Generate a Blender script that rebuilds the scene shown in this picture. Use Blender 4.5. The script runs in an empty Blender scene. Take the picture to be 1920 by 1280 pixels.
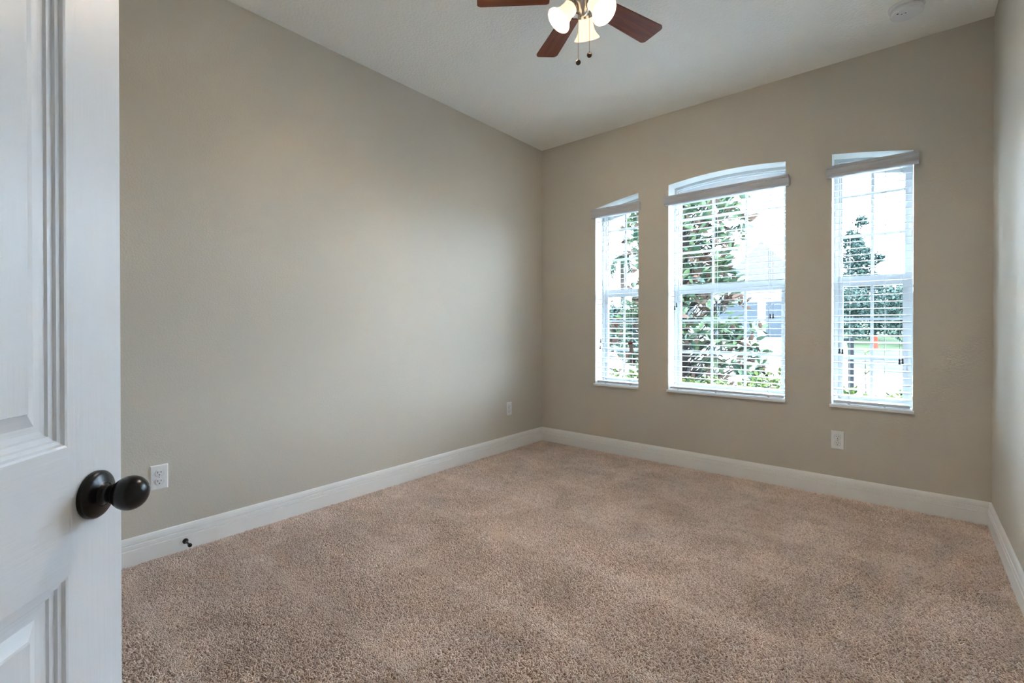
import bpy, bmesh, math, random
from math import sin, cos, pi, radians, sqrt, atan2
from mathutils import Vector, Matrix

C = bpy.context.scene.collection
S = bpy.context.scene
rnd = random.Random(11)

# ------------------------------------------------------------------ camera
CAM_H = 1.0774
cam_d = bpy.data.cameras.new('camera')
cam = bpy.data.objects.new('camera', cam_d)
C.objects.link(cam)
cam.location = (0, 0, CAM_H)
cam.rotation_euler = (pi/2 - 0.0055, 0, 0.7004)
cam_d.sensor_width = 36.0
cam_d.lens = 36.0*884.73/1920.0
cam_d.shift_y = -22.27/1920.0
cam_d.clip_start = 0.02
cam_d.clip_end = 400
S.camera = cam

# ------------------------------------------------------------------ world, exposure
SKY = 24.0
w = bpy.data.worlds.new('sky')
S.world = w
w.use_nodes = True
bg = w.node_tree.nodes['Background']
bg.inputs['Color'].default_value = (0.77, 0.95, 1.19, 1)
bg.inputs['Strength'].default_value = SKY
S.view_settings.view_transform = 'Standard'
S.view_settings.look = 'None'
S.view_settings.exposure = 0.44
S.view_settings.gamma = 1.0
S.view_settings.use_curve_mapping = False
S.cycles.use_denoising = True
S.cycles.max_bounces = 14
S.cycles.diffuse_bounces = 8
S.cycles.transparent_max_bounces = 16
S.cycles.sample_clamp_indirect = 80.0
S.cycles.caustics_reflective = False
S.cycles.caustics_refractive = False
S.cycles.blur_glossy = 1.0

# room numbers (metres): camera stands at x = 0, y = 0
XL, XR, YW, YB, H = -2.668, 0.340, 3.604, -0.42, 2.743
WT = 0.20                                   # thickness of the window wall

# ------------------------------------------------------------------ materials
MATS = {}
def nmat(name):
    m = bpy.data.materials.new(name)
    m.use_nodes = True
    MATS[name] = m
    nt = m.node_tree
    return m, nt, nt.nodes['Principled BSDF']

def coords(nt, scale=(1, 1, 1), kind='Object'):
    tc = nt.nodes.new('ShaderNodeTexCoord')
    mp = nt.nodes.new('ShaderNodeMapping')
    mp.inputs['Scale'].default_value = scale
    nt.links.new(tc.outputs[kind], mp.inputs['Vector'])
    return mp.outputs['Vector']

def noise(nt, vec, scale, detail=3, rough=0.55, dist=0.0):
    n = nt.nodes.new('ShaderNodeTexNoise')
    n.inputs['Scale'].default_value = scale
    n.inputs['Detail'].default_value = detail
    n.inputs['Roughness'].default_value = rough
    n.inputs['Distortion'].default_value = dist
    nt.links.new(vec, n.inputs['Vector'])
    return n.outputs['Fac']

def ramp(nt, fac, stops):
    r = nt.nodes.new('ShaderNodeValToRGB')
    e = r.color_ramp.elements
    while len(e) < len(stops):
        e.new(0.5)
    for i, (p, c) in enumerate(stops):
        e[i].position = p
        e[i].color = (c[0], c[1], c[2], 1)
    nt.links.new(fac, r.inputs['Fac'])
    return r.outputs['Color']

def bump(nt, b, fac, strength, dist):
    bn = nt.nodes.new('ShaderNodeBump')
    bn.inputs['Strength'].default_value = strength
    bn.inputs['Distance'].default_value = dist
    nt.links.new(fac, bn.inputs['Height'])
    nt.links.new(bn.outputs['Normal'], b.inputs['Normal'])

def plain(name, col, rough=0.5, metal=0.0, spec=0.5):
    m, nt, b = nmat(name)
    b.inputs['Base Color'].default_value = (*col, 1)
    b.inputs['Roughness'].default_value = rough
    b.inputs['Metallic'].default_value = metal
    b.inputs['Specular IOR Level'].default_value = spec
    return m

def textured(name, col, rough, nscale, bstr, bdist, var=0.0, vscale=2.0, spec=0.3, stretch=(1, 1, 1)):
    m, nt, b = nmat(name)
    v = coords(nt, stretch)
    b.inputs['Roughness'].default_value = rough
    b.inputs['Specular IOR Level'].default_value = spec
    if var:
        f = noise(nt, v, vscale, 4)
        lo = tuple(c*(1-var) for c in col)
        hi = tuple(min(1, c*(1+var)) for c in col)
        nt.links.new(ramp(nt, f, [(0.3, lo), (0.7, hi)]), b.inputs['Base Color'])
    else:
        b.inputs['Base Color'].default_value = (*col, 1)
    if bstr:
        bump(nt, b, noise(nt, v, nscale, 3), bstr, bdist)
    return m

WALL = textured('greige_wall_paint', (0.585, 0.546, 0.475), 0.62, 130, 0.30, 0.004, spec=0.25)
CEIL = textured('textured_ceiling_paint', (0.91, 0.91, 0.87), 0.8, 75, 0.6, 0.008, spec=0.2)
TRIM = plain('white_trim_paint', (0.86, 0.86, 0.85), 0.38)
REVEAL = plain('white_window_return_paint', (0.80, 0.80, 0.78), 0.6, spec=0.3)
VINYL = plain('white_vinyl', (0.54, 0.555, 0.56), 0.35)
SLAT = plain('white_slat', (0.56, 0.58, 0.59), 0.42)
VAL = textured('white_faux_wood', (0.51, 0.525, 0.565), 0.45, 60, 0.10, 0.001, stretch=(0.06, 1, 1))
CORD = plain('white_cord', (0.70, 0.72, 0.74), 0.8)
TASSEL = plain('dark_taupe_tassel', (0.055, 0.050, 0.045), 0.5)
TAGM = plain('grey_tag', (0.36, 0.355, 0.35), 0.7)
TAGR = plain('rust_tag_band', (0.28, 0.055, 0.02), 0.6)
PLATE = plain('white_plastic', (0.80, 0.81, 0.82), 0.35)
SLOT = plain('dark_slot', (0.012, 0.012, 0.012), 0.6)
SEAM = plain('grey_seam', (0.16, 0.16, 0.165), 0.7)
BLACK = plain('oil_rubbed_black_metal', (0.008, 0.008, 0.009), 0.25, 0.0, 0.35)
CHROME = plain('brushed_nickel', (0.72, 0.66, 0.58), 0.22, 1.0)
BRASS = plain('antique_brass_chain', (0.45, 0.30, 0.16), 0.35, 0.9)
KNOBM = plain('dark_bronze_pull', (0.10, 0.07, 0.055), 0.45, 0.5)
HALLW = plain('hall_paint', (0.60, 0.56, 0.48), 0.7)

def wood_grain(name, stretch):
    m, nt, b = nmat(name)
    b.inputs['Base Color'].default_value = (0.82, 0.85, 0.89, 1)
    b.inputs['Roughness'].default_value = 0.36
    b.inputs['Specular IOR Level'].default_value = 0.5
    v = coords(nt, stretch)
    bump(nt, b, noise(nt, v, 150, 3, 0.6, 0.3), 0.19, 0.0022)
    return m
DOORV = wood_grain('white_door_paint_upright_grain', (1, 1, 0.035))
DOORH = wood_grain('white_door_paint_level_grain', (0.035, 1, 1))

def blade_wood():
    m, nt, b = nmat('cherry_blade_veneer')
    v = coords(nt, (1.6, 26, 26))
    f = noise(nt, v, 2.2, 5, 0.6, 0.4)
    nt.links.new(ramp(nt, f, [(0.25, (0.075, 0.014, 0.004)), (0.55, (0.165, 0.036, 0.008)), (0.8, (0.25, 0.066, 0.014))]), b.inputs['Base Color'])
    b.inputs['Roughness'].default_value = 0.42
    b.inputs['Specular IOR Level'].default_value = 0.2
    return m
BLADE = blade_wood()

SHADE = plain('lit_frosted_glass', (0.9, 0.82, 0.70), 0.35)
_b = SHADE.node_tree.nodes['Principled BSDF']
_b.inputs['Emission Color'].default_value = (1.0, 0.77, 0.50, 1)
_b.inputs['Emission Strength'].default_value = 0.85
BULB = plain('lit_bulb', (1, 0.9, 0.75), 0.4)
_b = BULB.node_tree.nodes['Principled BSDF']
_b.inputs['Emission Color'].default_value = (1.0, 0.87, 0.74, 1)
_b.inputs['Emission Strength'].default_value = 950.0

def glass_pane():
    m = bpy.data.materials.new('clear_window_glass')
    m.use_nodes = True
    nt = m.node_tree
    nt.nodes.clear()
    out = nt.nodes.new('ShaderNodeOutputMaterial')
    mix = nt.nodes.new('ShaderNodeMixShader')
    tr = nt.nodes.new('ShaderNodeBsdfTransparent')
    tr.inputs['Color'].default_value = (0.93, 0.97, 0.965, 1)
    gl = nt.nodes.new('ShaderNodeBsdfGlossy')
    gl.inputs['Roughness'].default_value = 0.02
    fr = nt.nodes.new('ShaderNodeFresnel')
    fr.inputs['IOR'].default_value = 1.35
    nt.links.new(fr.outputs['Fac'], mix.inputs['Fac'])
    nt.links.new(tr.outputs['BSDF'], mix.inputs[1])
    nt.links.new(gl.outputs['BSDF'], mix.inputs[2])
    nt.links.new(mix.outputs['Shader'], out.inputs['Surface'])
    return m
GLASS = glass_pane()

def carpet_mat():
    m, nt, b = nmat('beige_brown_carpet_yarn')
    at = nt.nodes.new('ShaderNodeAttribute')
    at.attribute_name = 'shade'
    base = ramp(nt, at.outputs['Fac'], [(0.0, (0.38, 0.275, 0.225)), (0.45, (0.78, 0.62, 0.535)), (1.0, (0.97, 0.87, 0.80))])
    tc = nt.nodes.new('ShaderNodeNewGeometry')
    n = nt.nodes.new('ShaderNodeTexNoise')
    n.inputs['Scale'].default_value = 3.4
    n.inputs['Detail'].default_value = 6
    n.inputs['Roughness'].default_value = 0.62
    n.inputs['Distortion'].default_value = 0.6
    nt.links.new(tc.outputs['Position'], n.inputs['Vector'])
    tone = ramp(nt, n.outputs['Fac'], [(0.34, (0.80, 0.775, 0.75)), (0.64, (1.07, 1.07, 1.07))])  # patches paint in the light and dark of pile brushed different ways
    mx = nt.nodes.new('ShaderNodeMix')
    mx.data_type = 'RGBA'
    mx.blend_type = 'MULTIPLY'
    mx.inputs['Factor'].default_value = 1
    nt.links.new(base, mx.inputs['A'])
    nt.links.new(tone, mx.inputs['B'])
    nt.links.new(mx.outputs['Result'], b.inputs['Base Color'])
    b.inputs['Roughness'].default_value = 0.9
    b.inputs['Specular IOR Level'].default_value = 0.1
    b.inputs['Sheen Weight'].default_value = 0.12
    return m
CARPET = carpet_mat()
UNDER = plain('carpet_backing', (0.34, 0.27, 0.22), 0.95, spec=0.05)

# ------------------------------------------------------------------ mesh helpers
class MB:
    def __init__(self):
        self.v, self.f, self.m, self.s = [], [], [], []
    def face(self, idx, mi=0, smooth=False):
        self.f.append(tuple(idx)); self.m.append(mi); self.s.append(smooth)
    def add(self, verts, faces, mi=0, smooth=False):
        o = len(self.v)
        self.v += [tuple(p) for p in verts]
        for f in faces:
            self.face([i+o for i in f], mi, smooth)
    def box(self, x0, x1, y0, y1, z0, z1, mi=0, M=None):
        p = [(x, y, z) for z in (z0, z1) for y in (y0, y1) for x in (x0, x1)]
        if M is not None:
            p = [M @ Vector(q) for q in p]
        self.add(p, [(0, 2, 3, 1), (4, 5, 7, 6), (0, 1, 5, 4), (2, 6, 7, 3), (0, 4, 6, 2), (1, 3, 7, 5)], mi)
    def lathe(self, prof, n=32, M=None, mi=0, cap0=False, cap1=False):
        """prof: (radius, height) along local z"""
        o = len(self.v)
        for r, h in prof:
            for k in range(n):
                a = 2*pi*k/n
                p = Vector((r*cos(a), r*sin(a), h))
                self.v.append(tuple(M @ p) if M is not None else tuple(p))
        for i in range(len(prof)-1):
            for k in range(n):
                k2 = (k+1) % n
                self.face((o+i*n+k, o+i*n+k2, o+(i+1)*n+k2, o+(i+1)*n+k), mi, True)
        if cap0:
            self.face([o+k for k in range(n)][::-1], mi)
        if cap1:
            self.face([o+(len(prof)-1)*n+k for k in range(n)], mi)
    def tube(self, pts, rad, n=8, mi=0):
        pts = [Vector(p) for p in pts]
        rs = rad if isinstance(rad, (list, tuple)) else [rad]*len(pts)
        o = len(self.v)
        for i, p in enumerate(pts):
            t = (pts[min(i+1, len(pts)-1)] - pts[max(i-1, 0)]).normalized()
            u = t.orthogonal().normalized() if i == 0 else (pu - t*pu.dot(t)).normalized()
            pu = u
            wv = t.cross(u)
            for k in range(n):
                a = 2*pi*k/n
                self.v.append(tuple(p + (u*cos(a) + wv*sin(a))*rs[i]))
        for i in range(len(pts)-1):
            for k in range(n):
                k2 = (k+1) % n
                self.face((o+i*n+k, o+i*n+k2, o+(i+1)*n+k2, o+(i+1)*n+k), mi, True)
        self.face([o+k for k in range(n)][::-1], mi)
        self.face([o+(len(pts)-1)*n+k for k in range(n)], mi)
    def extrude_profile(self, prof, a, b, axis_out, mi=0):
        """prof: (out, z) polygon swept from point a to point b (xy), 'out' along axis_out (xy)"""
        n = len(prof)
        vs = []
        for e in (a, b):
            for o_, z in prof:
                vs.append((e[0]+axis_out[0]*o_, e[1]+axis_out[1]*o_, z))
        fs = [(i, (i+1) % n, n+(i+1) % n, n+i) for i in range(n)]
        fs += [tuple(range(n))[::-1], tuple(range(n, 2*n))]
        self.add(vs, fs, mi)
    def build(self, name, mats, parent=None, loc=None, rot=None, bevel=0.0, fix=True):
        me = bpy.data.meshes.new(name)
        me.from_pydata(self.v, [], self.f)
        for mm in (mats if isinstance(mats, (list, tuple)) else [mats]):
            me.materials.append(mm)
        me.polygons.foreach_set('material_index', self.m)
        me.polygons.foreach_set('use_smooth', self.s)
        me.update()
        if fix:
            bm = bmesh.new(); bm.from_mesh(me)
            bmesh.ops.recalc_face_normals(bm, faces=bm.faces)
            bm.to_mesh(me); bm.free()
        o = bpy.data.objects.new(name, me)
        C.objects.link(o)
        if parent is not None:
            o.parent = parent
        if loc is not None:
            o.location = loc
        if rot is not None:
            o.rotation_euler = rot
        if bevel:
            bv = o.modifiers.new('bevel', 'BEVEL')
            bv.width = bevel; bv.segments = 2; bv.limit_method = 'ANGLE'
            bv.angle_limit = radians(40)
        return o

def empty(name, loc, rz=0.0):
    o = bpy.data.objects.new(name, None)
    o.empty_display_size = 0.05
    C.objects.link(o)
    o.location = loc
    o.rotation_euler = (0, 0, rz)
    return o

def tag(o, label, cat, group=None, kind=None):
    o['label'] = label
    o['category'] = cat
    if group: o['group'] = group
    if kind: o['kind'] = kind
    return o

def struct(o, label, cat):
    return tag(o, label, cat, kind='structure')

def copy_tree(o, parent=None):
    c = o.copy(); C.objects.link(c)
    if parent is not None:
        c.parent = parent
    for ch in list(o.children):
        copy_tree(ch, c)
    return c

# ------------------------------------------------------------------ room shell
b = MB(); b.box(XL-0.12, XR+0.12, YB-1.75, YW+0.02, -0.12, 0.0)
struct(b.build('floor', UNDER), 'subfloor hidden under the beige brown carpet', 'floor')
b = MB(); b.box(XL-0.12, XR+0.12, YB-0.12, YW+WT, H, H+0.1)
struct(b.build('ceiling', CEIL), 'off-white orange-peel ceiling with a fan and a smoke detector', 'ceiling')
b = MB(); b.box(XL-0.12, XL, YB-0.12, YW+WT, 0, H)
struct(b.build('wall_left', WALL), 'long greige wall to the left with two outlets', 'wall')
b = MB(); b.box(XR, XR+0.12, YB-0.12, YW+WT, 0, H)
struct(b.build('wall_right', WALL), 'narrow strip of greige wall at the right edge', 'wall')

# window outlines: flat sill, straight jambs, segmental arch heads
def arch_side(x): return 2.2135 - (x+1.03)**2/(2*5.05)
def arch_mid(x): return 2.213 - (x+1.03)**2/(2*2.75)
ZS = 0.575
WIN = [(-2.090, -1.692, arch_side), (-1.442, -0.640, arch_mid), (-0.381, 0.0145, arch_side)]
NA = 16
def outline(x0, x1, fn, d=0.0, zb=ZS, ztop=None):
    """counter-clockwise seen from the room, inset by d; starts bottom left"""
    xs = [x0+d + (x1-x0-2*d)*k/NA for k in range(NA+1)]
    pts = [(x0+d, zb+d), (x1-d, zb+d)]
    pts += [(x, (fn(x) - d) if ztop is None else ztop) for x in reversed(xs)]
    return pts

def wall_far():
    b = MB()
    xs = [XL] + [v for x0, x1, _ in WIN for v in (x0, x1)] + [XR]
    for Y in (YW, YW+WT):
        for i in range(0, len(xs), 2):
            b.add([(xs[i], Y, 0), (xs[i+1], Y, 0), (xs[i+1], Y, H), (xs[i], Y, H)], [(0, 1, 2, 3)])
        for x0, x1, fn in WIN:
            b.add([(x0, Y, 0), (x1, Y, 0), (x1, Y, ZS), (x0, Y, ZS)], [(0, 1, 2, 3)])
            for k in range(NA):
                a0 = x0+(x1-x0)*k/NA; a1 = x0+(x1-x0)*(k+1)/NA
                b.add([(a0, Y, fn(a0)), (a1, Y, fn(a1)), (a1, Y, H), (a0, Y, H)], [(0, 1, 2, 3)])
    for x0, x1, fn in WIN:
        o = outline(x0, x1, fn)
        n = len(o)
        for i in range(n):
            p, q = o[i], o[(i+1) % n]
            b.add([(p[0], YW, p[1]), (q[0], YW, q[1]), (q[0], YW+WT, q[1]), (p[0], YW+WT, p[1])], [(0, 1, 2, 3)], 1)
    for z in (0, H):
        b.add([(XL, YW, z), (XR, YW, z), (XR, YW+WT, z), (XL, YW+WT, z)], [(0, 1, 2, 3)])
    bm_o = b.build('wall_far', [WALL, REVEAL], fix=False)
    me = bm_o.data
    bm = bmesh.new(); bm.from_mesh(me)
    bmesh.ops.remove_doubles(bm, verts=bm.verts, dist=1e-5)
    bmesh.ops.recalc_face_normals(bm, faces=bm.faces)
    bm.to_mesh(me); bm.free()
    return bm_o
struct(wall_far(), 'greige end wall pierced by three arch-topped windows', 'wall')

# back wall with a doorway (behind the open door)
DX0, DX1, DZ = -1.085, -0.300, 2.055
b = MB()
b.box(XL-0.12, DX0, YB-0.12, YB, 0, H)
b.box(DX1, XR+0.12, YB-0.12, YB, 0, H)
b.box(DX0, DX1, YB-0.12, YB, DZ, H)
struct(b.build('wall_back', WALL), 'greige wall behind the camera with the doorway in it', 'wall')
b = MB()                                        # hallway shell beyond the doorway
b.box(XL-0.12, XL, YB-1.75, YB-0.12, 0, H)
b.box(XR, XR+0.12, YB-1.75, YB-0.12, 0, H)
b.box(XL-0.12, XR+0.12, YB-1.87, YB-1.75, 0, H)
struct(b.build('wall_hall', HALLW), 'hallway walls beyond the doorway', 'wall')
b = MB(); b.box(XL-0.12, XR+0.12, YB-1.87, YB-0.12, H, H+0.1)
struct(b.build('ceiling_hall', CEIL), 'hallway ceiling beyond the doorway', 'ceiling')
b = MB()                                        # casing round the doorway
for x0, x1 in ((DX0-0.058, DX0+0.004), (DX1-0.004, DX1+0.058)):
    b.box(x0, x1, YB, YB+0.014, 0, DZ+0.058)
b.box(DX0-0.058, DX1+0.058, YB, YB+0.014, DZ-0.004, DZ+0.058)
struct(b.build('trim_1', TRIM, bevel=0.004), 'white casing round the doorway behind the open door', 'door trim')

# baseboards
BBP = [(0, 0), (0.0157, 0), (0.0157, 0.0775), (0.0098, 0.0787), (0.0098, 0.0822), (0.0145, 0.0842),
       (0.0140, 0.0985), (0.0078, 0.0997), (0.0078, 0.1030), (0.0122, 0.1052), (0.0105, 0.1200),
       (0.0075, 0.1300), (0.0045, 0.1326), (0, 0.1326)]
def baseboard(name, a, bb, out, label):
    m = MB(); m.extrude_profile(BBP, a, bb, out)
    struct(m.build(name, TRIM), label, 'baseboard')
baseboard('baseboard_left', (XL, YB), (XL, YW), (1, 0), 'white stepped baseboard along the left wall')
baseboard('baseboard_far', (XL, YW), (XR, YW), (0, -1), 'white stepped baseboard under the windows')
baseboard('baseboard_right', (XR, YB), (XR, YW), (-1, 0), 'white stepped baseboard along the right wall')
m = MB()
m.extrude_profile(BBP, (XL, YB), (DX0-0.058, YB), (0, 1))
m.extrude_profile(BBP, (DX1+0.058, YB), (XR, YB), (0, 1))
struct(m.build('baseboard_back', TRIM), 'white stepped baseboard beside the doorway', 'baseboard')

# ------------------------------------------------------------------ carpet (uncountable pile)
def carpet():
    T = 0.50
    v, f, sh = [], [], []
    r = random.Random(5)
    n = 96
    for i in range(n):
        for j in range(n):
            x = (i+0.5+r.uniform(-0.5, 0.5))/n*T - T/2
            y = (j+0.5+r.uniform(-0.5, 0.5))/n*T - T/2
            a = r.uniform(0, 2*pi)
            lean = r.uniform(0.0045, 0.0125)
            hgt = r.uniform(0.0075, 0.0135)
            w = r.uniform(0.0019, 0.0030)
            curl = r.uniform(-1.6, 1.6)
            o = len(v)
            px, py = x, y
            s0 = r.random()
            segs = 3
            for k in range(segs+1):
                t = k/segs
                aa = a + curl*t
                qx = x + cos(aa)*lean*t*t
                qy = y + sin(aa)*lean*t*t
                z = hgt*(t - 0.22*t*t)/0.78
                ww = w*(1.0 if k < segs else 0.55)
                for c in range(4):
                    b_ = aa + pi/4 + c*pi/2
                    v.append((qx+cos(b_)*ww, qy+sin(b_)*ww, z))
                    sh.append(min(1, max(0, 0.02+0.62*s0+0.36*t)))  # roots coloured darker than tips, painting in the shade between tufts
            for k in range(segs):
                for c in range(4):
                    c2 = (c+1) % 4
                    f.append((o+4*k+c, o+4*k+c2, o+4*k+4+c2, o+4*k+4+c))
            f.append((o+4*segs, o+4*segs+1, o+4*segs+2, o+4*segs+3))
    o = len(v)                                  # woven base the tufts stand in, coloured dark as the shaded gaps between them
    for x, y in ((-1, -1), (1, -1), (1, 1), (-1, 1)):
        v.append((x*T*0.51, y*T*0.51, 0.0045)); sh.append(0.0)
    f.append((o, o+1, o+2, o+3))
    me = bpy.data.meshes.new('carpet')
    me.from_pydata(v, [], f)
    me.polygons.foreach_set('use_smooth', [True]*len(f))
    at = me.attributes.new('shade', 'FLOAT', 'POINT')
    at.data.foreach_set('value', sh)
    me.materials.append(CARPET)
    me.update()
    ob = bpy.data.objects.new('carpet', me)
    C.objects.link(ob)
    nx, ny = 6, 9
    x0, y0 = XL+0.004, YB-0.02
    sx = (XR-0.004-x0)/nx
    sy = (YW-0.004-y0)/ny
    ng = bpy.data.node_groups.new('carpet_tiles', 'GeometryNodeTree')
    ng.interface.new_socket('Geometry', in_out='INPUT', socket_type='NodeSocketGeometry')
    ng.interface.new_socket('Geometry', in_out='OUTPUT', socket_type='NodeSocketGeometry')
    gi = ng.nodes.new('NodeGroupInput'); go = ng.nodes.new('NodeGroupOutput')
    gr = ng.nodes.new('GeometryNodeMeshGrid')
    gr.inputs['Size X'].default_value = sx*(nx-1)
    gr.inputs['Size Y'].default_value = sy*(ny-1)
    gr.inputs['Vertices X'].default_value = nx
    gr.inputs['Vertices Y'].default_value = ny
    tr = ng.nodes.new('GeometryNodeTransform')
    tr.inputs['Translation'].default_value = (x0+sx*nx/2, y0+sy*ny/2, 0)
    ip = ng.nodes.new('GeometryNodeInstanceOnPoints')
    ri = ng.nodes.new('FunctionNodeRandomValue'); ri.data_type = 'INT'
    imin = [s for s in ri.inputs if s.name == 'Min' and s.enabled][0]
    imax = [s for s in ri.inputs if s.name == 'Max' and s.enabled][0]
    imin.default_value = 0; imax.default_value = 3
    mul = ng.nodes.new('ShaderNodeMath'); mul.operation = 'MULTIPLY'
    mul.inputs[1].default_value = pi/2
    cx = ng.nodes.new('ShaderNodeCombineXYZ')
    rout = [s for s in ri.outputs if s.enabled][0]
    ng.links.new(rout, mul.inputs[0])
    ng.links.new(mul.outputs[0], cx.inputs['Z'])
    ng.links.new(gr.outputs['Mesh'], tr.inputs['Geometry'])
    ng.links.new(tr.outputs['Geometry'], ip.inputs['Points'])
    ng.links.new(gi.outputs[0], ip.inputs['Instance'])
    ng.links.new(cx.outputs[0], ip.inputs['Rotation'])
    ng.links.new(ip.outputs['Instances'], go.inputs[0])
    md = ob.modifiers.new('tiles', 'NODES')
    md.node_group = ng
    return ob
tag(carpet(), 'wall-to-wall carpet of twisted beige and brown cut pile', 'carpet', kind='stuff')

# ------------------------------------------------------------------ windows
def ring(b, oo, ii, y0, y1, mi=0):
    n = len(oo)
    for i in range(n):
        j = (i+1) % n
        P = lambda p, y: (p[0], y, p[1])
        vs = [P(oo[i], y0), P(oo[j], y0), P(ii[j], y0), P(ii[i], y0), P(oo[i], y1), P(oo[j], y1), P(ii[j], y1), P(ii[i], y1)]
        b.add(vs, [(0, 1, 2, 3), (4, 7, 6, 5), (3, 2, 6, 7), (0, 4, 5, 1)], mi)

def rect(x0, x1, z0, z1, d):
    return [(x0+d, z0+d), (x1-d, z0+d), (x1-d, z1-d), (x0+d, z1-d)]

MEET = (1.340, 1.405)
def window(idx, x0, x1, fn, cols, label):
    root = empty('window_%d' % idx, ((x0+x1)/2, YW+0.15, ZS))
    struct(root, label, 'window')
    inv = Matrix.Translation(-Vector(root.location))
    def fin(b, name, mat, parent=None, bevel=0.0):
        b.v = [tuple(inv @ Vector(p)) for p in b.v]
        return b.build(name, mat, parent or root, bevel=bevel)
    # sill (painted stool that laps the wall a little)
    b = MB(); b.box(x0-0.008, x1+0.006, YW-0.020, YW, ZS-0.003, 0.590)
    b.box(x0+0.0005, x1-0.0005, YW, YW+0.13, ZS+0.0005, 0.590)
    fin(b, 'window_sill', TRIM, bevel=0.003)
    b = MB()
    ring(b, outline(x0, x1, fn, 0.001, 0.5895), outline(x0, x1, fn, 0.022, 0.5895), YW+0.122, YW+0.196)
    ring(b, outline(x0, x1, fn, 0.010, 0.5895), outline(x0, x1, fn, 0.030, 0.5895), YW+0.142, YW+0.190)
    fin(b, 'window_frame', VINYL)
    # lower sash, room side
    yl0, yl1 = YW+0.138, YW+0.162
    lx0, lx1, lz0 = x0+0.022, x1-0.022, 0.612
    b = MB()
    o_, i_ = rect(lx0, lx1, lz0, MEET[1], 0.0), [(lx0+0.026, lz0+0.026), (lx1-0.026, lz0+0.026), (lx1-0.026, MEET[0]), (lx0+0.026, MEET[0])]
    ring(b, o_, i_, yl0, yl1)
    low = fin(b, 'lower_sash', VINYL)
    b = MB()
    gx0, gx1 = lx0+0.026, lx1-0.026
    ym = (yl0+yl1)/2
    for k in range(1, cols):
        xc = gx0+(gx1-gx0)*k/cols
        b.box(xc-0.0085, xc+0.0085, ym-0.006, ym-0.001, lz0+0.024, MEET[0]+0.002)
    for zc in (0.877, 1.128):
        b.box(gx0-0.002, gx1+0.002, ym-0.0055, ym-0.0015, zc-0.0085, zc+0.0085)
    fin(b, 'muntin_bars', VINYL, low)
    b = MB(); b.add([(gx0-0.004, ym+0.002, lz0+0.02), (gx1+0.004, ym+0.002, lz0+0.02), (gx1+0.004, ym+0.002, MEET[0]+0.004), (gx0-0.004, ym+0.002, MEET[0]+0.004)], [(0, 1, 2, 3)])
    fin(b, 'glass_pane', GLASS, low)
    # upper sash, outer track, arched head
    yu0, yu1 = YW+0.166, YW+0.188
    b = MB()
    o_ = outline(x0, x1, fn, 0.021, MEET[0]-0.010); o_[0] = (o_[0][0], MEET[0]); o_[1] = (o_[1][0], MEET[0])
    i_ = outline(x0, x1, fn, 0.040, MEET[0]); i_[0] = (i_[0][0], MEET[1]-0.02); i_[1] = (i_[1][0], MEET[1]-0.02)
    i_ = i_[:2] + [(p[0], p[1]-0.048) for p in i_[2:]]      # deep head rail under the arch
    ring(b, o_, i_, yu0, yu1)
    up = fin(b, 'upper_sash', VINYL)
    b = MB()
    ux0, ux1 = x0+0.040, x1-0.040
    yn = (yu0+yu1)/2
    for k in range(1, cols):
        xc = gx0+(gx1-gx0)*k/cols
        b.box(xc-0.0085, xc+0.0085, yn-0.006, yn-0.001, MEET[1]-0.022, fn(xc)-0.038)
    for zc in (1.665, 1.926):
        b.box(ux0-0.002, ux1+0.002, yn-0.0055, yn-0.0015, zc-0.0085, zc+0.0085)
    fin(b, 'muntin_bars', VINYL, up)
    b = MB()
    g = outline(x0, x1, fn, 0.036, MEET[0]); g[0] = (g[0][0], MEET[1]-0.024); g[1] = (g[1][0], MEET[1]-0.024)
    b.add([(p[0], yn+0.002, p[1]) for p in g], [tuple(range(len(g)))])
    fin(b, 'glass_pane', GLASS, up)
window(1, *WIN[0], 2, 'narrow arch-topped window nearest the room corner')
window(2, *WIN[1], 3, 'wide arch-topped window in the middle of the end wall')
window(3, *WIN[2], 2, 'narrow arch-topped window nearest the right wall')

# ------------------------------------------------------------------ venetian blinds
def tassel_prof(s=1.0):
    return [(0.0012*s, 0.0), (0.0042*s, -0.0015*s), (0.0046*s, -0.008*s), (0.0036*s, -0.013*s), (0.0044*s, -0.018*s), (0.0062*s, -0.024*s), (0.0064*s, -0.029*s), (0.004*s, -0.031*s), (0.0005*s, -0.031*s)]

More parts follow.
